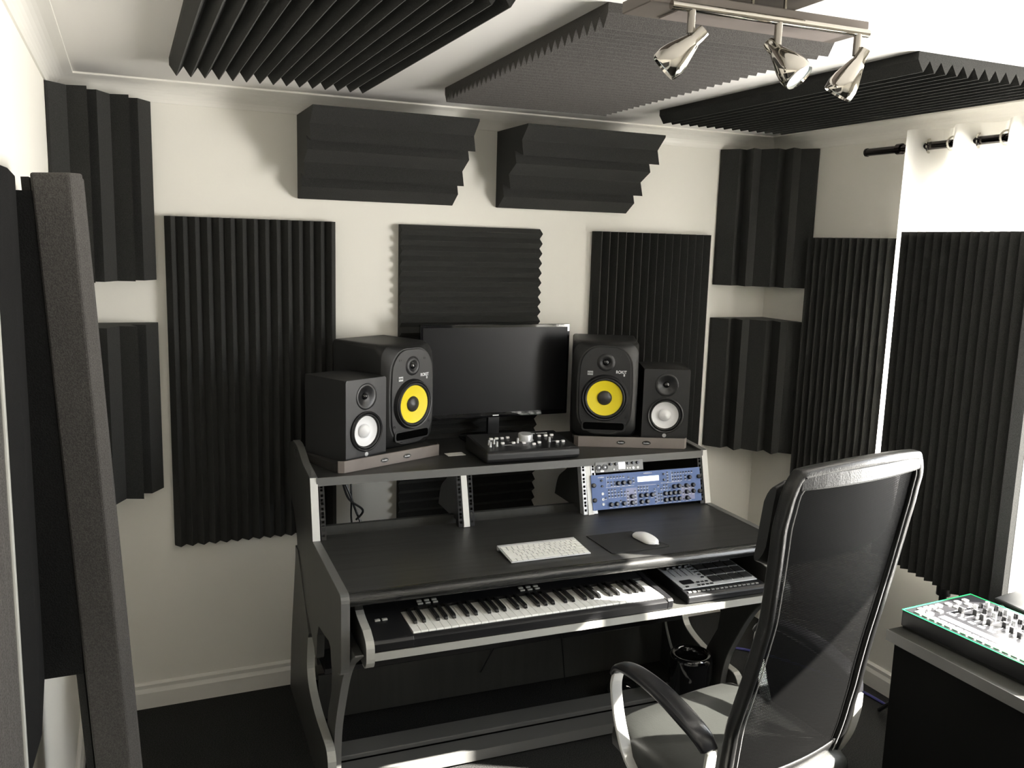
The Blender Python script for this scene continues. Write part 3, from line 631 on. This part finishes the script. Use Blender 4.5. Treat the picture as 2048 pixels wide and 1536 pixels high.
# ------------------------------------------------------------------ things under the desk
mc=T('cylinder_computer','glossy black cylindrical computer on the carpet under the desk','computer',DW(.640,-.16,.0),0)
MB().lathe([(.078,0),(.0835,.006),(.0835,.232),(.081,.243),(.074,.250),(.066,.249),(.058,.240),(.055,.20),(.050,.05)],(0,0,0),(0,0,1),56,cap1=True).make('casing',GLOSS,mc,smooth=50)
MB().lathe([(.050,.06),(.05,.19),(.02,.2)],(0,0,0),(0,0,1),24).make('fan_core',BLK,mc)
bag=T('small_black_bag','small shiny black pouch on the carpet beside the cylinder computer','bag',DW(.45,.03,0),D(30))
MB().rings([[Vector((r*math.cos(a)*1.3,r*math.sin(a),z)) for a in [2*PI*k/20 for k in range(20)]] for r,z in ((.05,0),(.062,.02),(.058,.05),(.035,.075),(.01,.082))]).make('pouch',GLOSS,bag,smooth=True)
# power supply brick + cables behind desk
cb=MB().tube([DW(-.67,.06,.974),DW(-.64,.10,.90),DW(-.58,.15,.84),DW(-.60,.17,.80)],.004).make('cable',CABLE); tag(cb,'black cable slanting down inside the left rack bay','cable','cables in the left rack bay')
cb=MB().tube([DW(-.655,.16,.974),DW(-.625,.16,.90),DW(-.60,.17,.83),DW(-.575,.16,.76),DW(-.5,.1,.5),DW(-.4,.14,.25)],.004).make('cable',CABLE); tag(cb,'black cable crossing behind the left rack bay down to the floor box','cable','cables in the left rack bay')
cb=MB().tube([DW(-.62,.17,.974),DW(-.617,.17,.88),DW(-.615,.18,.80),DW(-.60,.16,.7),DW(-.55,.12,.4)],.0035).make('cable',CABLE); tag(cb,'vertical black cable at the back of the left rack bay','cable','cables in the left rack bay')
cb=MB().tube([DW(.12,-.03,.62),DW(.125,-.02,.50),DW(.15,.02,.40),DW(.19,.06,.25),DW(.23,.10,.06)],.003).make('cable',CABLE); tag(cb,'thin black cable hanging below the keyboard tray in front of the lower panel','cable','cables under the desk')
cb=MB().tube([DW(.11,.0,.62),DW(.05,.10,.34),DW(-.02,.16,.28),DW(-.10,.19,.12)],.003).make('cable',CABLE); tag(cb,'thin black cable looping across the sunlit lower desk panel','cable','cables under the desk')
cb=MB().tube([DW(-.40,.05,.60),DW(-.38,.1,.45),DW(-.30,.14,.38),DW(.0,.15,.42),DW(.05,.1,.5)],.0035).make('cable',CABLE); tag(cb,'black cable drooping in the dark behind the tray','cable','cables under the desk')
cb=MB().tube([(2.22,-.14,.008),(2.45,-.30,.008),(2.72,-.42,.008),(2.92,-.80,.008),(2.95,-1.2,.008)],.006).make('cable',CABLEB); tag(cb,'dark blue cable lying along the right baseboard','cable')
ring=MB().tube([DW(.665+.0,.05,.62),DW(.680,.04,.50),DW(.72,.02,.42),DW(.735,.02,.36)],.001)
sb_=T('curved_stand','curved silver strip of a stand behind the keyboard tray','stand',DW(.655,.10,0),TH)
MB().band([(.03,0,.34),(.035,0,.26),(.055,0,.18),(.085,0,.10),(.10,0,.004)],(0,1,.2),.04,.006).make('curved_leg',ALU,sb_) if False else MB().band([(.02,0,.36),(.03,0,.26),(.055,0,.17),(.09,0,.08),(.11,0,.004)],(.55,.8,0),.030,.006).make('curved_leg',ALU,sb_)
psu=T('power_adapter','white-tipped power adapter plugged in behind the keyboard tray','power adapter',DW(-.02,.10,.30),TH)
# sits on cable shelf
MB().box(-.02,.02,-.015,.03,.0,.055).make('casing',ALU,psu,bevel=.004); MB().box(.03,.05,-.01,.02,0,.02).make('plug',WPL,psu,bevel=.003)
MB().box(-.733,.733,.06,.216,.280,.298).make('cable_shelf',BLK,desk)
# ------------------------------------------------------------------ second desk at right
d2=T('side_desk','grey-topped side desk along the right wall under the window','desk',(2.2,-1.66,0))
MB().box(0,.80,-1.9,0,.692,.722).make('desktop',SIDE,d2,bevel=.001)
MB().box(-.003,0,-1.9,0,.690,.7225).make('edge_band',ALUD,d2)
for x,y in ((.74,-.06),(.06,-1.84),(.74,-1.84)): MB().box(x-.025,x+.025,y-.025,y+.025,0,.692).make('leg',BLK,d2)
DULL=mat('dull_black_board',(.006,.006,.006),.8,spec=.1)
MB().box(.016,.70,-.034,-.016,0,.692).make('end_panel',DULL,d2)
MB().box(.012,.030,-1.86,-.036,0,.692).make('side_panel',DULL,d2)
MB().box(.70,.715,-1.82,-.08,.15,.692).make('back_panel',BLK,d2)
dm=T('drum_machine','black drum machine with glowing green edge and bright buttons on side desk','drum machine',(2.245,-1.665,.7225),rot=(0,0,D(3.0)))
# local: x 0..0.30 depth(right), y -0.42..0 (towards camera)
dw,dl,dh=.30,.44,.055
MB().box(0,dw,-dl,0,.006,dh).make('body',BLK,dm,bevel=.004)
MB().box(.005,dw-.005,-dl+.005,-.005,0,.006).make('feet',RUB,dm)
mb=MB(); e=.002
mb.box(-.0005,e,-dl,0,dh-.0005,dh+.0012); mb.box(dw-e,dw+.0005,-dl,0,dh-.0005,dh+.0012); mb.box(0,dw,-e,.0005,dh-.0005,dh+.0012); mb.box(0,dw,-dl-.0005,-dl+e,dh-.0005,dh+.0012)
mb.make('green_edge_light',GREEN,dm)
MB().box(.006,dw-.006,-dl+.006,-.006,dh,dh+.001).make('top_plate',mat('dark_panel',(.03,.03,.033),.3),dm)
z=dh+.001
for i in range(16):
    y=-.03-i*.0245
    MB().box(.014,.036,y-.019,y,z,z+.004).make('step_button',WPL,dm,bevel=.0015)
for i in range(11):
    y=-.085-i*.030
    MB().box(.120,.185,y-.0015,y+.0015,z,z+.0006).make('fader_slot',PRINT,dm)
    MB().box(.135+.012*((i*5)%3),.149+.012*((i*5)%3),y-.006,y+.006,z,z+.016).make('fader_cap',BLK,dm,bevel=.0012)
    MB().box(.141+.012*((i*5)%3),.143+.012*((i*5)%3),y-.0062,y+.0062,z+.0155,z+.0166).make('fader_line',WPL,dm)
    for k,x in enumerate((.205,.232,.258)): MB().lathe([(.0068,0),(.006,.013),(.0055,.0135)],(x,y,z),(0,0,1),14).make('rotary_knob',BLK if (i+k)%2 else SILV,dm,smooth=40)
for x,y in ((.05,-.025),(.075,-.025),(.10,-.025),(.125,-.025),(.16,-.03),(.20,-.03),(.235,-.03),(.05,-.055),(.09,-.055),(.165,-.055),(.215,-.055)): MB().prism(rrect(x-.009,x+.009,y-.008,y+.008,.003),'z',z,z+.003).make('control_button',WPL,dm)
mb=MB()
for i in range(5): mb.box(.052+i*.006,.054+i*.006,-.40,-.08,z,z+.0004)
mb.box(.10,.185,-.071,-.0695,z,z+.0004); mb.box(.19,.28,-.071,-.0695,z,z+.0004)
for i in range(11): mb.box(.193,.195,-.095-i*.030,-.078-i*.030,z,z+.0004); mb.box(.10,.112,-.095-i*.03,-.077-i*.03,z,z+.0004)
mb.make('panel_printing',PRINT,dm)
lp=T('black_wedge_synth','dark wedge-shaped sound module with round socket behind the drum machine','sound module',(2.60,-1.685,.7225),D(-4))
MB().prism([(0,.004),(0,.05),(.22,.085),(.22,.004)],'x',0,.30,Matrix.Rotation(D(-90),4,'Z')@Matrix.Translation((0,0,0))).make('body',BLKS,lp,bevel=.006)
MB().box(0.01,.20,-.28,-.02,0,.004).make('feet',RUB,lp)
MB().lathe([(.010,0),(.010,.003),(.006,.003),(.006,.001)],(0,-.035,.030),(-1,0,0),20).make('jack_socket',SILV,lp)
o=MB().box(0,.22,0,.16,0,.002).make('paper_sheet',PAPER); place(o,(2.585,-2.16,.7226),(0,0,D(6))); tag(o,'white sheet of paper on the side desk behind the drum machine','paper')
cb=MB().tube([(2.57,-2.02,.80),(2.66,-2.0,.745),(2.80,-2.02,.74),(2.92,-2.1,.74)],.006).make('cable',CABLEB); tag(cb,'thick blue cable on the side desk behind the drum machine','cable')
# ------------------------------------------------------------------ curtain and pole
cp_=T('curtain_pole','dark chrome curtain pole across the top of the window','curtain pole',(2.93,-.68,2.195))
MB().cyl((0,0,0),(0,-2.5,0),.0145,24).make('pole',POLE,cp_,smooth=40)
MB().cyl((0,.003,0),(0,-.004,0),.0165,24).make('end_cap',POLE,cp_,smooth=40)
for y in (-.165,-2.35):
    MB().cyl((0,y+.011,0),(0,y-.011,0),.0205,24).make('bracket_collar',POLE,cp_,smooth=40); MB().cyl((.015,y,0),(.099,y,0),.008,12).make('bracket',POLE,cp_)
cu=T('curtain','white eyelet curtain hanging from the pole at the window\'s far side','curtain',(2.93,-.875,0))
ys=[-.015-.0115*i for i in range(66)]; top,bot=2.255,.62
def cx(y): return -.040*math.sin(-y*2*PI/.21)+.004*math.sin(y*40)
vs=[];fs=[]
for z in (bot,.9,1.2,1.5,1.8,2.05,top):
    for y in ys: vs.append((cx(y)*(1+.15*(2.2-z)),y*(1-.02*(2.2-z)),z))
n=len(ys)
for k in range(6):
    for i in range(n-1): fs.append((k*n+i,k*n+i+1,(k+1)*n+i+1,(k+1)*n+i))
MB().add(vs,fs).make('fabric',CURT,cu,smooth=True)
for k in range(6):
    y=-.105*(k+1); 
    if y<-.81: break
    s=-1 if k%2==0 else 1
    r_=MB()
    ringp=[(0,y+.0,0)]
    nrm=Vector((.35,s*1,0)).normalized()
    u=nrm.orthogonal().normalized(); w=nrm.cross(u)
    prof=[(.021,-.002),(.027,-.002),(.027,.002),(.021,.002),(.021,-.002)]
    r_.lathe(prof,(0,y,2.195),nrm,28,cap0=False,cap1=False); r_.make('eyelet',CHROME,cu,smooth=40)
# ------------------------------------------------------------------ ceiling spotlight bar
sp=T('spotlight_bar','brushed metal three-spot ceiling light hanging over the room','ceiling light',(1.340,-2.00,2.230),D(-1.5))
MB().box(-.262,.235,-.02,.085,0,.022).make('plate',PLATE,sp,bevel=.002)
MB().box(-.19,.20,.0,.07,-.003,0).make('plate_inset',mat('inset_taupe',(.21,.18,.165),.55,metal=.1),sp)
MB().box(-.075,.085,-.045,.055,.042,H-2.230).make('ceiling_mount',NICK,sp,bevel=.003)
MB().box(-.085,.095,-.055,.065,.038,.043).make('mount_plate',NICK,sp)
for x in (-.03,.045): MB().cyl((x,0,.02),(x,0,.040),.0035,10).make('spacer_pin',CHROME,sp)
MB().cyl((-.225,-.03,-.004),(.225,-.03,-.004),.008,16).make('rod',CHROME,sp,smooth=40)
for x,dr in ((-.182,(-.55,.34,-.60)),(.010,(.24,-.46,-.55)),(.200,(-.30,.30,-.75))):
    st=at_frame(sp,'spot_head',(x,-.03,-.008),(0,0,0))
    MB().cyl((0,0,0),(0,0,-.040),.0075,14).make('stem',NICK,st,smooth=40)
    d=Vector(dr).normalized(); c=Vector((0,-.004,-.056))-d*.022
    MB().lathe([(.006,-.010),(.0115,-.008),(.0125,.0),(.0125,.016),(.015,.020),(.019,.032),(.027,.055),(.030,.070),(.029,.086),(.027,.088),(.026,.083)],c,d,32,cap1=False).make('lamp_shade',CHROME,st,smooth=45)
    MB().lathe([(.026,.081),(.0255,.083)],c,d,32).make('bulb',BULB,st)
    MB().cyl((0,0,-.035),(0,-.004,-.056),.0035,8).make('joint',CHROME,st)
# ------------------------------------------------------------------ office chair
ch=T('office_chair','black high-back mesh office chair seen from behind, in front of the desk','chair',(1.685,-1.66,0),D(9))
# local: +y forward, x right. back curve (y,z)
BC=[(-.165,.46),(-.185,.56),(-.205,.68),(-.235,.82),(-.265,.96),(-.285,1.09),(-.300,1.20),(-.316,1.290)]
BW=[.40,.44,.455,.43,.425,.445,.465,.455]
cen=spline([(0,a,b) for a,b in BC],5); N=len(cen)
def bw(i): x=i/(N-1)*(len(BW)-1); k=min(int(x),len(BW)-2); return BW[k]+(BW[k+1]-BW[k])*(x-k)
def bpt(i,s,off=0):
    # s -1..1 across; slight wrap forward at sides
    p=cen[i]; return Vector((s*bw(i)/2,p.y+.022*s*s+off,p.z))
vs=[];fs=[];K=13
for i in range(N):
    for k in range(K): vs.append(bpt(i,(-1+2*k/(K-1))*.93))
for i in range(N-1):
    for k in range(K-1): fs.append((i*K+k,i*K+k+1,(i+1)*K+k+1,(i+1)*K+k))
o=MB().add(vs,fs).make('mesh_back',NET,ch,smooth=True)
me=o.data; uv=me.uv_layers.new(name='UVMap')
for l in me.loops:
    v=me.vertices[l.vertex_index].co; uv.data[l.index].uv=(v.x,v.z)
def fr(pts,r,nm,m,wd=None): return MB().tube(pts,r,10,4).make(nm,m,ch,smooth=True)
path=[bpt(i,-1) for i in range(0,N,2)]
topa=[bpt(N-1,-1)+Vector((.002,0,.0)),bpt(N-1,-.93)+Vector((0,0,.026)),bpt(N-1,-.8)+Vector((0,0,.036)),bpt(N-1,0)+Vector((0,-.004,.046)),bpt(N-1,.8)+Vector((0,0,.036)),bpt(N-1,.93)+Vector((0,0,.026)),bpt(N-1,1)]
loop=path+topa[1:-1]+[bpt(i,1) for i in range(0,N,2)][::-1]
MB().band(loop,(0,1,0),.034,.024,4,rnd=True).make('frame',LEATH,ch,smooth=True)
st_=[bpt(i,-.91,-.012) for i in range(0,N,2)]+[bpt(N-1,-.86,-.012)+Vector((0,0,.004)),bpt(N-1,-.78,-.012)+Vector((0,0,.010)),bpt(N-1,0,-.014)+Vector((0,0,.016)),bpt(N-1,.78,-.012)+Vector((0,0,.010)),bpt(N-1,.86,-.012)+Vector((0,0,.004))]+[bpt(i,.91,-.012) for i in range(0,N,2)][::-1]
MB().tube(st_,.0016,6,2).make('stitching',STITCH,ch)
# leather band at top and headrest pad in front
rs=[]
for k in range(K):
    s=-1+2*k/(K-1); p=bpt(N-1,s*.96); b=.008*(1-abs(s)**4)
    rs.append([p+Vector((0,-.016,.032+b)),p+Vector((0,-.016,-.002)),p+Vector((0,.012,-.002)),p+Vector((0,.012,.032+b))])
MB().rings(rs).make('top_band',LEATH,ch,bevel=.006)
hp=[]
for k in range(17):
    s=-1+2*k/16; x=s*.228; th=.026*(1-abs(s)**6*.45); y=-.262+.03*s*s
    zc=1.195; hh=.112*(1-abs(s)**8*.18)
    hp.append([Vector((x,y+th*math.cos(a)*(1 if abs(math.cos(a))>.3 else 1),zc+hh*math.copysign(abs(math.sin(a))**.5,math.sin(a))-.02*math.cos(a)*0+ (-.0) )) + Vector((0,-(math.sin(a))*.02,0)) for a in [2*PI*q/20 for q in range(20)]])
MB().rings(hp).make('headrest',LEATH,ch,smooth=50)
# seat
sr=[]
for yy,wv,zt,zb in ((.27,.30,.455,.43),(.262,.42,.480,.405),(.235,.49,.497,.395),(.15,.52,.503,.39),(0,.52,.497,.39),(-.14,.49,.492,.39),(-.19,.44,.485,.395),(-.205,.36,.470,.41)):
    ring=[]
    for q in range(24):
        a=2*PI*q/24; cx_=math.copysign(abs(math.cos(a))**.45,math.cos(a)); sz=math.copysign(abs(math.sin(a))**.55,math.sin(a))
        zc=(zt+zb)/2; ring.append(Vector((cx_*wv/2,yy,zc+sz*(zt-zb)/2)))
    sr.append(ring)
MB().rings(sr).make('seat',SEATM,ch,smooth=60)
MB().band([(0,-.08,.385),(0,-.14,.40),(0,-.18,.43),(0,-.192,.475)],(1,0,0),.09,.016).make('back_support',BLK,ch)
# lower leather section of the back
vs=[];fs=[]
for i in range(0,4):
    for k in range(K): vs.append(bpt(i,(-1+2*k/(K-1))*.97,-.006))
for i in range(3):
    for k in range(K-1): fs.append((i*K+k,i*K+k+1,(i+1)*K+k+1,(i+1)*K+k))
o=MB().add(vs,fs).make('lower_back_panel',LEATH,ch,smooth=True); o.modifiers.new('s','SOLIDIFY').thickness=.004
for s in (-1,1):
    nm='armrest'
    ar=at_frame(ch,nm,(0,0,0),(0,0,0))
    MB().band([(s*.275,-.158,.620),(s*.285,-.14,.650),(s*.29,-.10,.672),(s*.29,0,.700),(s*.285,.10,.705),(s*.278,.17,.690),(s*.275,.195,.662)],(1,0,0),[.050,.058,.060,.058,.052,.045,.040],[.018,.024,.026,.026,.026,.022,.016],6,rnd=True).make('arm_pad',ARMB,ar,smooth=True)
    MB().band([(s*.275,.185,.668),(s*.277,.190,.62),(s*.275,.165,.52),(s*.268,.12,.43),(s*.24,.06,.385),(s*.12,.0,.375)],(1,.0,.12*s),.036,.009).make('front_strut',ARMW,ar,bevel=.002)
    MB().band([(s*.275,-.165,.622),(s*.278,-.160,.56),(s*.275,-.14,.48),(s*.26,-.10,.41),(s*.22,-.03,.382),(s*.12,0,.378)],(1,0,.0),.034,.009).make('rear_strut',ALU,ar,bevel=.002)
MB().box(-.14,.14,-.12,.10,.352,.392).make('mechanism',BLK,ch,bevel=.01)
MB().cyl((0,0,.08),(0,0,.37),.025,24).make('gas_lift',BLK,ch,smooth=40)
for k in range(5):
    a=D(90+72*k); c_,s_=math.cos(a),math.sin(a)
    MB().band([(0,0,.10),(.14*c_,.14*s_,.085),(.29*c_,.29*s_,.062)],(-s_,c_,0),[.05,.04,.032],[.035,.025,.02]).make('base_leg',BLK,ch)
    MB().cyl((.29*c_-s_*.018,.29*s_+c_*.018,.026),(.29*c_+s_*.018,.29*s_-c_*.018,.026),.026,20).make('castor',BLK,ch,smooth=40)
# ------------------------------------------------------------------ light
w=bpy.data.worlds.new('World'); sc.world=w; w.use_nodes=True; nt=w.node_tree
bg=nt.nodes['Background']
tcw=nt.nodes.new('ShaderNodeTexCoord'); sx_=nt.nodes.new('ShaderNodeSeparateXYZ'); rp=nt.nodes.new('ShaderNodeValToRGB')
mr=nt.nodes.new('ShaderNodeMapRange'); mr.inputs['From Min'].default_value=-1; mr.inputs['From Max'].default_value=1
nt.links.new(tcw.outputs['Generated'],sx_.inputs[0]); nt.links.new(sx_.outputs['Z'],mr.inputs['Value']); nt.links.new(mr.outputs['Result'],rp.inputs['Fac']); nt.links.new(rp.outputs['Color'],bg.inputs['Color'])
rp.color_ramp.elements[0].position=.48; rp.color_ramp.elements[0].color=(1,.97,.91,1); rp.color_ramp.elements[1].position=.52; rp.color_ramp.elements[1].color=(.36,.38,.40,1)
bg.inputs['Strength'].default_value=34
sun=bpy.data.lights.new('sun','SUN'); sun.energy=60; sun.angle=D(.6); sun.color=(1,.95,.86)
so=bpy.data.objects.new('sun',sun); C.objects.link(so); so.location=(6,-4,5)
so.rotation_euler=Vector((-.75,.40,-.57)).to_track_quat('-Z','Y').to_euler()
al=bpy.data.lights.new('window_portal','AREA'); al.shape='RECTANGLE'; al.size=WY1-WY0; al.size_y=WZ1-WZ0; al.cycles.is_portal=True
ao=bpy.data.objects.new('window_portal',al); C.objects.link(ao); ao.location=(W+.24,(WY0+WY1)/2,(WZ0+WZ1)/2); ao.rotation_euler=(D(90),0,D(90))
# ------------------------------------------------------------------ camera
cam=bpy.data.cameras.new('camera'); co=bpy.data.objects.new('camera',cam); C.objects.link(co); sc.camera=co
f=1762.84; cam.sensor_width=36; cam.lens=36*f/2048; cam.clip_start=.02
yaw,pit,rol=D(23.7101),D(-9.0708),D(1.6275)
fw=Vector((math.sin(yaw)*math.cos(pit),math.cos(yaw)*math.cos(pit),math.sin(pit))); r0=Vector((math.cos(yaw),-math.sin(yaw),0)); u0=r0.cross(fw)
r1=r0*math.cos(rol)+u0*math.sin(rol); u1=-r0*math.sin(rol)+u0*math.cos(rol)
co.matrix_world=Matrix(((r1.x,u1.x,-fw.x,.207),(r1.y,u1.y,-fw.y,-3.4328),(r1.z,u1.z,-fw.z,1.7994),(0,0,0,1)))
sc.view_settings.view_transform='Standard'; sc.view_settings.look='None'; sc.view_settings.gamma=1; sc.view_settings.exposure=.36
sc.cycles.use_denoising=True
sc.cycles.max_bounces=10; sc.cycles.diffuse_bounces=6
sc.cycles.caustics_reflective=False; sc.cycles.caustics_refractive=False
sc.cycles.sample_clamp_indirect=8
